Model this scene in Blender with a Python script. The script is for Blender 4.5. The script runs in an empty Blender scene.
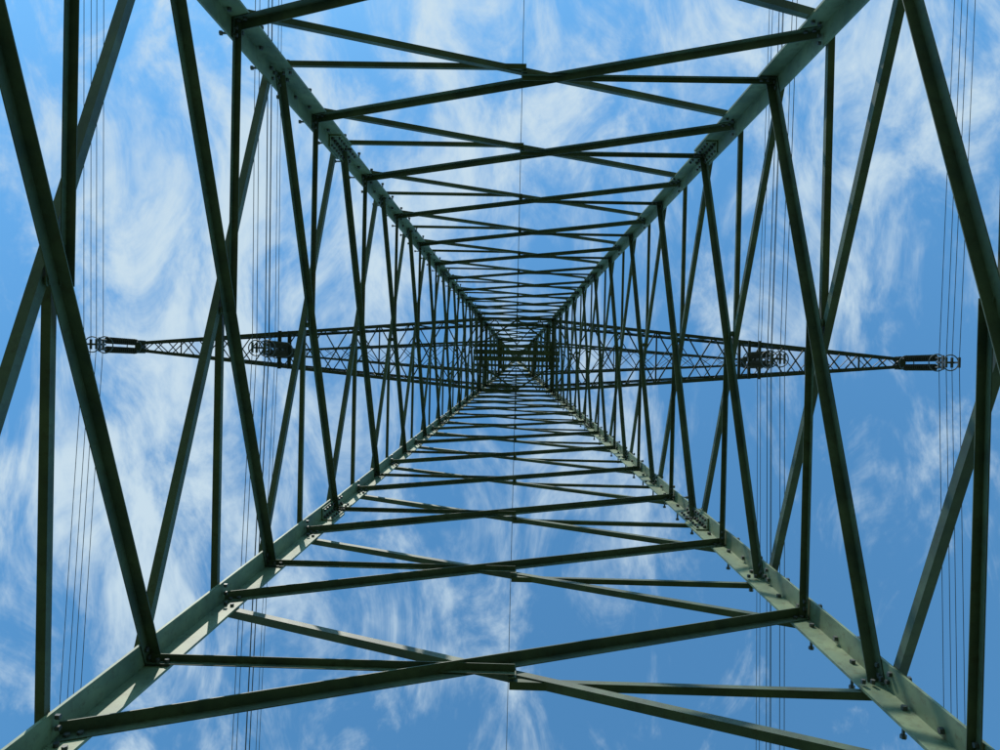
import bpy, math, random
from mathutils import Vector, Matrix
random.seed(4)
ZC=1.5; F=772.0
def hw(z): return (6.2-0.1332*(z-ZC))/2
sc=bpy.context.scene

# ---------------- materials ----------------
def paint(name,c1,c2,rough=0.5,scale=3.0,metal=0.0,rust=0.25,simple=False):
    m=bpy.data.materials.new(name); m.use_nodes=True
    nt=m.node_tree; N=nt.nodes; L=nt.links; b=N['Principled BSDF']
    tc=N.new('ShaderNodeTexCoord')
    n=N.new('ShaderNodeTexNoise'); n.inputs['Scale'].default_value=scale; n.inputs['Detail'].default_value=3; n.inputs['Roughness'].default_value=0.65
    L.new(tc.outputs['Object'],n.inputs['Vector'])
    r=N.new('ShaderNodeValToRGB'); r.color_ramp.elements[0].position=.33; r.color_ramp.elements[1].position=.68
    r.color_ramp.elements[0].color=(*c1,1); r.color_ramp.elements[1].color=(*c2,1)
    L.new(n.outputs['Fac'],r.inputs['Fac'])
    b.inputs['Roughness'].default_value=rough; b.inputs['Metallic'].default_value=metal
    if simple:
        L.new(r.outputs['Color'],b.inputs['Base Color']); return m
    n2=N.new('ShaderNodeTexNoise'); n2.inputs['Scale'].default_value=14; n2.inputs['Detail'].default_value=5; n2.inputs['Roughness'].default_value=.75
    L.new(tc.outputs['Object'],n2.inputs['Vector'])
    r2=N.new('ShaderNodeValToRGB'); r2.color_ramp.elements[0].position=.52; r2.color_ramp.elements[1].position=.7
    r2.color_ramp.elements[0].color=(0,0,0,1); r2.color_ramp.elements[1].color=(rust,rust,rust,1)
    L.new(n2.outputs['Fac'],r2.inputs['Fac'])
    mx=N.new('ShaderNodeMixRGB'); L.new(r2.outputs['Color'],mx.inputs['Fac']); L.new(r.outputs['Color'],mx.inputs['Color1'])
    mx.inputs['Color2'].default_value=(c1[0]*.6+.02,c1[1]*.5+.01,c1[2]*.4,1)
    L.new(mx.outputs['Color'],b.inputs['Base Color'])
    return m
M_leg=paint('leg_green_paint',(.075,.115,.075),(.17,.22,.125),.5,2.2,rust=.8)
M_brace=paint('brace_green_paint',(.03,.05,.036),(.075,.105,.06),.5,3.0,rust=.7)
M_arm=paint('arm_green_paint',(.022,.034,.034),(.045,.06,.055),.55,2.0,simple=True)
M_steel=paint('galvanised_steel',(.05,.055,.06),(.1,.11,.11),.5,9,.3,simple=True)
M_ins=paint('insulator_glaze',(.02,.022,.024),(.04,.042,.045),.3,5,simple=True)
M_wire=paint('aluminium_wire',(.05,.055,.06),(.08,.085,.09),.6,5,.2,simple=True)
M_conc=paint('concrete',(.26,.25,.23),(.4,.39,.36),.9,4)
M_grass=paint('grass',(.04,.06,.02),(.09,.12,.035),.95,.7,simple=True)

# ---------------- mesh helpers ----------------
class MB:
    def __init__(s): s.v=[]; s.f=[]
    def add(s,vs,fs):
        o=len(s.v); s.v+= [tuple(x) for x in vs]; s.f+=[tuple(i+o for i in f) for f in fs]
    def ext(s,P,Q,sec,u,v):
        n=len(sec)
        a=[P+u*x+v*y for x,y in sec]; b=[Q+u*x+v*y for x,y in sec]
        fs=[(i,(i+1)%n,n+(i+1)%n,n+i) for i in range(n)]
        if n==6:
            fs+=[(0,1,2,3),(0,3,4,5),(9,8,7,6),(11,10,9,6)]
        else: fs+=[tuple(range(n)),tuple(range(2*n-1,n-1,-1))]
        s.add(a+b,fs)
    def ell(s,P,Q,u,v,w1,w2,t):
        s.ext(Vector(P),Vector(Q),[(0,0),(w1,0),(w1,t),(t,t),(t,w2),(0,w2)],Vector(u),Vector(v))
    def box(s,c,ax,ay,az,hx,hy,hz):
        vs=[c+ax*hx*i+ay*hy*j+az*hz*k for i in(-1,1) for j in(-1,1) for k in(-1,1)]
        s.add(vs,[(0,1,3,2),(4,6,7,5),(0,4,5,1),(2,3,7,6),(0,2,6,4),(1,5,7,3)])
    def cyl(s,P,Q,r,n=6,r2=None):
        P=Vector(P);Q=Vector(Q); r2=r if r2 is None else r2
        d=(Q-P).normalized(); a=d.orthogonal().normalized(); b=d.cross(a)
        vs=[P+(a*math.cos(2*math.pi*i/n)+b*math.sin(2*math.pi*i/n))*r for i in range(n)]
        vs+=[Q+(a*math.cos(2*math.pi*i/n)+b*math.sin(2*math.pi*i/n))*r2 for i in range(n)]
        s.add(vs,[(i,(i+1)%n,n+(i+1)%n,n+i) for i in range(n)]+[tuple(range(n-1,-1,-1)),tuple(range(n,2*n))])
    def tube(s,pts,r,n=6,closed=False):
        k=len(pts); vs=[]
        for i,p in enumerate(pts):
            if closed: d=(pts[(i+1)%k]-pts[i-1]).normalized()
            else: d=(pts[min(i+1,k-1)]-pts[max(i-1,0)]).normalized()
            ref=Vector((0,0,1)) if abs(d.z)<.9 else Vector((1,0,0))
            a=d.cross(ref).normalized(); b=d.cross(a)
            vs+=[p+(a*math.cos(2*math.pi*j/n)+b*math.sin(2*math.pi*j/n))*r for j in range(n)]
        fs=[]
        for i in range(k if closed else k-1):
            i2=(i+1)%k
            fs+=[(i*n+j,i*n+(j+1)%n,i2*n+(j+1)%n,i2*n+j) for j in range(n)]
        s.add(vs,fs)
    def ring(s,c,R,r,ax=(1,0,0),ay=(0,1,0)):
        ax=Vector(ax);ay=Vector(ay)
        s.tube([Vector(c)+ax*R*math.cos(a*math.pi/10)+ay*R*math.sin(a*math.pi/10) for a in range(20)],r,6,True)
    def obj(s,name,mat,parent=None):
        me=bpy.data.meshes.new(name); me.from_pydata(s.v,[],s.f); 
        import bmesh
        bm=bmesh.new(); bm.from_mesh(me); bmesh.ops.recalc_face_normals(bm,faces=bm.faces); bm.to_mesh(me); bm.free()
        me.materials.append(mat)
        o=bpy.data.objects.new(name,me); sc.collection.objects.link(o)
        if parent: o.parent=parent
        return o
X=Vector((1,0,0));Y=Vector((0,1,0));Z=Vector((0,0,1))

# ---------------- pylon ----------------
pyl=bpy.data.objects.new('electricity_pylon',None); sc.collection.objects.link(pyl)
pyl.location=(0.035,-0.463,0); pyl.rotation_euler=(0,0,math.radians(1.25))
OUT=.08
seq=[-0.6,0.1,1.2,2.3,3.4,4.71,5.78,7.06,8.1,9.3,10.4,11.6,12.7,13.8,14.9,16,17,18,18.95,19.9,20.8,21.7,22.55,23.4,24.2,25.0,25.75,26.5,27.2,
     28.1,29.0,29.8,30.6,31.4,32.2,33.0,33.8,34.6,35.4,36.2,37.0]
zs=[h+ZC for h in seq]
ZTOP=zs[-1]
def legp(sx,sy,z,o=OUT): return Vector((sx*(hw(z)+o),sy*(hw(z)+o),z))
legs=MB()
segs=[(0.15,10.35+ZC,.205,.022),(10.35+ZC,19.2+ZC,.17,.02),(19.2+ZC,27.2+ZC,.145,.018),(27.2+ZC,ZTOP,.12,.014)]
lb=MB()
for sx in(-1,1):
    for sy in(-1,1):
        for a,b,w,t in segs:
            legs.ell(legp(sx,sy,a),legp(sx,sy,b),-sx*X,-sy*Y,w,w,t)
        legs.ell(legp(sx,sy,ZTOP),Vector((sx*.08,sy*.08,42+ZC)),-sx*X,-sy*Y,.09,.09,.01)
        for zz,L_ in((10.35+ZC,.42),(19.2+ZC,.35)):
            for (fl,nn) in((X*sx,Y*sy),(Y*sy,X*sx)):
                d=(legp(sx,sy,zz+1)-legp(sx,sy,zz-1)).normalized()
                c=legp(sx,sy,zz)-fl*.105-nn*.032
                legs.box(c,d,fl,nn,L_,.075,.009)
                for k in range(8):
                    for e in(-.042,.042):
                        p=c+d*(-L_+.06+k*(2*L_-.12)/7)+fl*e
                        lb.cyl(p-nn*.005,p-nn*.035,.018)
legs.obj('legs',M_leg,pyl); lb.obj('splice_bolts',M_steel,pyl)

steps=MB()
for sx,sy in((-1,-1),(1,1)):
    z=1.9;k=0
    while z<ZTOP:
        p=legp(sx,sy,z)
        if k%2: d=X*sx; p0=p-Y*sy*.07
        else: d=Y*sy; p0=p-X*sx*.07
        steps.cyl(p0-d*.03,p0+d*.17,.0125,6); steps.cyl(p0+d*.155,p0+d*.18,.024,6); steps.cyl(p0+d*.001,p0+d*.02,.024,6)
        steps.cyl(p0-d*.05,p0-d*.022,.022,6)
        z+=.36;k+=1
steps.obj('step_bolts',M_steel,pyl)

faces=[(Y,X),(X,-Y),(-Y,-X),(-X,Y)]
br=MB(); bolts=MB(); gus=MB()
def fp(N,T,a,z,off):
    return N*(hw(z)+OUT-off)+T*(a*hw(z))+Z*z
for fi,(N,T) in enumerate(faces):
    par=1 if fi%2==0 else 0
    nodes=[i for i in range(len(zs)) if i%2==par]
    for a,b in zip(nodes[:-1],nodes[1:]):
        z0,z1=zs[a],zs[b]
        w=.09 if z0<ZC+7 else (.078 if z0<ZC+11 else (.066 if z0<ZC+17 else (.057 if z0<ZC+26 else .05)))
        wo=w*.80
        t=.008
        P=fp(N,T,-1.0,z0+.05,.024); Q=fp(N,T,1.0,z1+.0,.024)
        d=(Q-P).normalized(); nin=(-N-Z*.0666).normalized(); up=nin.cross(d); up=up if up.z>0 else -up
        e=d*.06
        br.ell(P-e+up*w*.5,Q+e+up*w*.5,-up,nin,w,w,t)
        for R,sg in((P,1),(Q,-1)):
            for q in(.0,.075):
                c=R+d*sg*q+nin*.006; bolts.cyl(c,c+nin*.02,.02); bolts.cyl(c-nin*.045,c-nin*.07,.015)
        P2=fp(N,T,1.0,z0+.0,-.002); Q2=fp(N,T,-1.0,z1-.05,-.002)
        d2=(Q2-P2).normalized(); up2=nin.cross(d2); up2=up2 if up2.z>0 else -up2
        e2=d2*.06
        br.ell(P2-e2-up2*wo*.5,Q2+e2-up2*wo*.5,up2,-nin,wo,wo,t)
        for R,sg in((P2,1),(Q2,-1)):
            for q in(.0,.075):
                c=R+d2*sg*q-nin*.006; bolts.cyl(c,c-nin*.018,.017); bolts.cyl(c+nin*.02,c+nin*.055,.019)
        zc_=z0+(z1-z0)*hw(z0)/(hw(z0)+hw(z1))
        c=fp(N,T,0,zc_,.012)
        gus.cyl(c-nin*.02,c+nin*.02,.03,8)
        i=a+1; zm=zs[i]; wh=w*.68
        P=fp(N,T,-1.02,zm,.036); Q=fp(N,T,.0,zm,.036)+T*.02
        br.ell(P+Z*wh*.5,Q+Z*wh*.5,-Z,-N,wh,wh,.007)
        P=fp(N,T,1.02,zm,-.014); Q=fp(N,T,.0,zm,-.014)-T*.02
        br.ell(P-Z*wh*.5,Q-Z*wh*.5,Z,N,wh,wh,.007)
        for sg in (-1,1):
            for q in (.03,.1):
                c=fp(N,T,sg,zm,.04)-T*sg*q; bolts.cyl(c,c-N*.03,.018)
        c=fp(N,T,0,(zm+zc_)/2,.012)
        gus.box(c,T,Z,N,.03,.04+abs(zm-zc_)/2,.005)
    for z in(27.2+ZC,29.0+ZC,34.6+ZC,37+ZC):
        br.ell(fp(N,T,-1,z+.1,.05),fp(N,T,1,z+.1,.05),-Z,-N,.09,.09,.01)
    for k in range(5):
        za=ZTOP+k*1.0; zb=min(ZTOP+(k+1)*1.0,ZTOP+4.9)
        ha=lambda z: (hw(ZTOP)+OUT)*(1-(z-ZTOP)/5)+.08*((z-ZTOP)/5)
        s=1 if k%2 else -1
        br.ell(N*ha(za)+T*s*ha(za)+Z*za, N*ha(zb)-T*s*ha(zb)+Z*zb,Z,-N,.05,.05,.006)
# plan diaphragm
z=34.65+ZC; h=hw(z)
for s in(-1,1):
    br.ell(Vector((-h,-s*h,z-s*.03)),Vector((h,s*h,z-s*.03)),Z,Vector((s,-1,0)).normalized(),.05,.05,.01)
# beams carrying the arms through the body
z=27.3+ZC; h=hw(z)
for yy,ww in((-.34,.09),(-.17,.17),(.06,.17),(.34,.08)): br.ell(Vector((-h-.25,yy,z)),Vector((h+.25,yy,z)),Z,Y,ww,ww,.012)
for xx in(-1.15,-.62,.62,1.15):
    br.ell(Vector((xx,-.5,z+.18)),Vector((xx,.5,z+.18)),Z,X,.11,.11,.012)
for s in(-1,1):
    for yy,sg in((h,1),(-h,-1)):
        br.ell(Vector((0,yy,z+.17)),Vector((s*h,sg*.42,z+.17)),Z,Vector((0,-sg,0)),.07,.07,.008)
        br.ell(Vector((s*h*.62,yy,z+.20)),Vector((s*h*.0,sg*.4,z+.20)),Z,Vector((0,-sg,0)),.05,.05,.008)
        br.ell(Vector((s*h*.62,yy,z+.22)),Vector((s*h,sg*.75,z+.22)),Z,Vector((0,-sg,0)),.05,.05,.008)
br.obj('bracing',M_brace,pyl); bolts.obj('bolts',M_steel,pyl); gus.obj('gusset_plates',M_brace,pyl)

# crossarms
arm=MB()
LL=13.4
def crossarm(h,L,rise,wc,wb,n,tip):
    z=h+ZC; b=hw(z); zt=z+rise; bt=hw(zt)
    for s in(-1,1):
        def bot(f,sy): return Vector((s*(b+(L-b)*f),sy*((b-.02)*(1-f)+tip*f),z))
        def top(f,sy): return Vector((s*(bt+(L-bt)*f),sy*(bt*(1-f)+tip*f),zt*(1-f)+(z+.28)*f))
        for sy in(-1,1):
            arm.ell(bot(0,sy),bot(1.02,sy),-sy*Y,Z,wc,wc,.012)
            arm.ell(top(0,sy),top(1,sy),-sy*Y,-Z,wc*.85,wc*.85,.01)
        fr=[]; acc=0; q=.93
        for i in range(n+1):
            fr.append(acc); acc+=q**i
        m=fr[-1]; fr=[x/m for x in fr]
        for i in range(n):
            f0,f1=fr[i],fr[i+1]; g=(f0+f1)/2
            arm.ell(bot(f0,-1)+Z*.012,bot(f1,1)+Z*.012,Z,X,wb,wb,.007)
            arm.ell(bot(f0,1)+Z*.022,bot(f1,-1)+Z*.022,Z,X,wb,wb,.007)
            if i%3==0: arm.ell(bot(f0,1)+Z*.03,bot(f0,-1)+Z*.03,Z,X,wb,wb,.007)
            sg=1 if i%2 else -1
            arm.ell(top(f0,sg),top(f1,-sg),-Z,X,wb*.8,wb*.8,.006)
            for sy in(-1,1):
                arm.ell(bot(f0,sy)-Y*sy*.02,top(g,sy)-Y*sy*.02,X,-sy*Y,wb,wb,.006)
                arm.ell(top(g,sy)-Y*sy*.03,bot(f1,sy)-Y*sy*.03,X,-sy*Y,wb,wb,.006)
        arm.box(Vector((s*L,0,z+.14)),X,Y,Z,.12,tip+.05,.15)
crossarm(27.1,LL,2.0,.115,.05,15,.18)
crossarm(34.5,10.1,1.7,.09,.04,10,.16)
for s in(-1,1):
    for dx in(-.35,0,.35):
        x=s*(8.05+dx); y=1.3*(1-8.05/LL)+.15
        arm.ell(Vector((x,-y,27.1+ZC-.02)),Vector((x,y,27.1+ZC-.02)),X,-Z,.11,.11,.012)
arm.obj('crossarms',M_arm,pyl)

ins=MB(); fit=MB()
wires=[]
def string(x,ztop,length):
    s=1 if x>0 else -1
    sp=.15
    for y in(-sp,sp):
        z=ztop-.25
        fit.cyl((x,y,ztop+.1),(x,y,z),.03,8)
        n=int((length-.75)/.135)
        ins.cyl((x,y,z),(x,y,z-n*.135),.045,10)
        for k in range(n):
            zz=z-.03-k*.135
            ins.cyl((x,y,zz),(x,y,zz-.05),.05,12,.115)
            ins.cyl((x,y,zz-.05),(x,y,zz-.065),.115,12,.09)
        ze=z-n*.135
        fit.cyl((x,y,ze),(x,y,ze-.3),.03,8)
    ze=ztop-.25-int((length-.75)/.135)*.135
    fit.ring((x+s*.05,0,ze+.0),.27,.02)
    fit.ring((x+s*.3,0,ze-.3),.25,.02)
    fit.ring((x,0,ztop-.3),.25,.018)
    zb=ztop-length
    fit.box(Vector((x,0,zb+.16)),X,Y,Z,.02,sp+.08,.06)
    fit.box(Vector((x,0,zb-.02)),X,Y,Z,.24,.03,.12)
    for dx in(-.2,.2):
        for dz in(0,-.4):
            fit.box(Vector((x+dx,0,zb+dz)),X,Y,Z,.03,.16,.03)
        fit.box(Vector((x+dx,0,zb-.2)),X,Y,Z,.012,.03,.2)
    wires.append((x,zb-.2))
for s in(-1,1):
    string(s*LL,27.1+ZC,2.7)
    string(s*8.05,27.05+ZC,2.7)
    string(s*10.1,34.5+ZC,2.6)
ins.obj('insulator_strings',M_ins,pyl); fit.obj('insulator_fittings',M_steel,pyl)

foot=MB()
for sx in(-1,1):
    for sy in(-1,1):
        c=legp(sx,sy,.2,-.02)
        foot.cyl((c.x,c.y,-.3),(c.x,c.y,.35),.55,24,.42)
foot.obj('concrete_footings',M_conc,pyl)

def cable_pts(x,z,sag=(.03,.085),turn=.004):
    pts=[]
    ys=[-300,-260,-220,-180,-140,-100,-80,-60,-45,-35,-26,-20,-15,-11,-8,-5,-2.5,0,2.5,5,8,11,15,20,26,35,45,60,80,100,140,180,220,260,300]
    for y in ys:
        s=sag[0] if y<0 else sag[1]
        a=abs(y)
        pts.append(Vector((x-(turn*y if y>0 else 0),y,z-s*a+s/300*a*a*.95)))
    return pts
for i,(x,z) in enumerate(wires):
    mb=MB()
    for dx in(-.2,.2):
        for dz in(-.2,.2):
            mb.tube(cable_pts(x+dx,z+dz),.011,6)
    for yy in(-60,-35,35,60):
        k=min(cable_pts(x,z),key=lambda q:abs(q.y-yy))
        mb.box(k,X,Y,Z,.22,.02,.02); mb.box(k,Z,X,Y,.22,.02,.025)
    o=mb.obj('power_cable',M_wire); o.location=pyl.location; o.rotation_euler=pyl.rotation_euler
mb=MB(); mb.tube(cable_pts(0,42.1+ZC,(.03,.06),.003),.016,6)
o=mb.obj('earth_wire',M_wire); o.location=pyl.location; o.rotation_euler=pyl.rotation_euler

# ground
g=MB(); n=60; R=1500
vs=[];fs=[]
for i in range(n+1):
    for j in range(n+1):
        u=(i/n*2-1); v=(j/n*2-1); x=R*u*abs(u)**1.5; y=R*v*abs(v)**1.5
        r=math.hypot(x,y)
        zz=0.0 if r<12 else (math.sin(x*.013)*math.cos(y*.011))*min(3,(r-12)*.02)
        vs.append((x,y,zz))
for i in range(n):
    for j in range(n):
        a=i*(n+1)+j; fs.append((a,a+1,a+n+2,a+n+1))
g.add(vs,fs); g.obj('grass_ground',M_grass)

# ---------------- sky / light ----------------
el=math.radians(42); sd=Vector((-.30,-.954,0)).normalized()
sunv=Vector((sd.x*math.cos(el),sd.y*math.cos(el),math.sin(el)))
ld=bpy.data.lights.new('sun','SUN'); ld.energy=4.3; ld.angle=math.radians(.5); ld.color=(1,.95,.84)
lo=bpy.data.objects.new('sun',ld); sc.collection.objects.link(lo)
lo.rotation_euler=sunv.to_track_quat('Z','Y').to_euler(); lo.location=(0,0,80)
w=bpy.data.worlds.new('World'); sc.world=w; w.use_nodes=True
nt=w.node_tree; N=nt.nodes; L=nt.links
bg=N['Background']; bg.inputs['Strength'].default_value=.112
sky=N.new('ShaderNodeTexSky'); sky.sky_type='NISHITA'; sky.sun_disc=False
sky.sun_elevation=el; sky.sun_rotation=math.atan2(sd.x,sd.y)
sky.air_density=1.0; sky.dust_density=.2; sky.ozone_density=2
tc=N.new('ShaderNodeTexCoord'); sep=N.new('ShaderNodeSeparateXYZ'); L.new(tc.outputs['Generated'],sep.inputs[0])
def M(op,a,b=None,c=None,clamp=False):
    n=N.new('ShaderNodeMath'); n.operation=op; n.use_clamp=clamp
    for i,v in enumerate((a,b,c)):
        if v is None: continue
        if isinstance(v,(int,float)): n.inputs[i].default_value=v
        else: L.new(v,n.inputs[i])
    return n.outputs[0]
zc=M('MAXIMUM',sep.outputs[2],.06)
px=M('DIVIDE',sep.outputs[0],zc); py=M('DIVIDE',sep.outputs[1],zc)
cmb=N.new('ShaderNodeCombineXYZ'); L.new(px,cmb.inputs[0]); L.new(py,cmb.inputs[1])
def noise(scale,rot,sx,sy,detail,rough,dist,off=(0,0,0)):
    mp=N.new('ShaderNodeMapping'); mp.inputs['Rotation'].default_value=(0,0,rot); mp.inputs['Scale'].default_value=(sx,sy,1); mp.inputs['Location'].default_value=off
    L.new(cmb.outputs[0],mp.inputs[0])
    n=N.new('ShaderNodeTexNoise'); n.noise_dimensions='2D'; n.inputs['Scale'].default_value=scale; n.inputs['Detail'].default_value=detail; n.inputs['Roughness'].default_value=rough; n.inputs['Distortion'].default_value=dist
    L.new(mp.outputs[0],n.inputs['Vector']); return n.outputs['Fac']
big=noise(3.4,.3,1,1,2,.5,.2,(3.1,1.7,0))
wisp=noise(8.5,.8,1,.55,7,.64,.45,(1.3,4.2,0))
fine=noise(38,.8,1,.6,3,.6,.3,(7,2,0))
def blob(cx,cy,r,a):
    dx=M('SUBTRACT',px,cx); dy=M('SUBTRACT',py,cy)
    d=M('SQRT',M('ADD',M('MULTIPLY',dx,dx),M('MULTIPLY',dy,dy)))
    return M('MULTIPLY',M('SUBTRACT',1.0,M('DIVIDE',d,r),clamp=True),a)
s=M('ADD',M('MULTIPLY',big,.7),M('MULTIPLY',wisp,1.45)); s=M('ADD',s,M('MULTIPLY',fine,.3))
for b in((-.42,-.12,.36,.30),(-.1,-.3,.3,.14),(.5,-.26,.34,.34),(-.45,.2,.35,.30),(.15,-.33,.3,.14),(.38,.38,.5,-.2),(-.05,.3,.3,.08),(.0,-.1,.3,.14),(.45,.08,.2,.15)):
    s=M('ADD',s,blob(*b))
mr=N.new('ShaderNodeMapRange'); mr.interpolation_type='SMOOTHSTEP'
L.new(s,mr.inputs['Value']); mr.inputs['From Min'].default_value=1.13; mr.inputs['From Max'].default_value=1.8; mr.inputs['To Max'].default_value=.95
tint=N.new('ShaderNodeMixRGB'); tint.blend_type='MULTIPLY'; tint.inputs['Fac'].default_value=1
L.new(sky.outputs[0],tint.inputs['Color1']); tint.inputs['Color2'].default_value=(1.08,1.98,2.15,1)
mix=N.new('ShaderNodeMixRGB'); L.new(mr.outputs[0],mix.inputs['Fac'])
L.new(tint.outputs[0],mix.inputs['Color1']); mix.inputs['Color2'].default_value=(5.4,6.7,7.6,1)
L.new(mix.outputs[0],bg.inputs['Color'])
try: w.cycles.sampling_method='MANUAL'; w.cycles.sample_map_resolution=256
except Exception: pass

# ---------------- camera ----------------
cd=bpy.data.cameras.new('camera'); cam=bpy.data.objects.new('camera',cd); sc.collection.objects.link(cam)
cd.sensor_width=36; cd.lens=F/1000*36; cd.clip_end=4000; cd.clip_start=.05
Fv=Vector((-15.5/F,7/F,1)).normalized()
Bv=-Fv; Rv=(Vector((0,-1,0)).cross(Bv)).normalized(); Uv=Bv.cross(Rv)
m=Matrix((Rv,Uv,Bv)).transposed().to_4x4(); m.translation=(0,0,ZC); cam.matrix_world=m
sc.camera=cam
sc.view_settings.view_transform='Standard'; sc.view_settings.look='None'; sc.view_settings.exposure=0
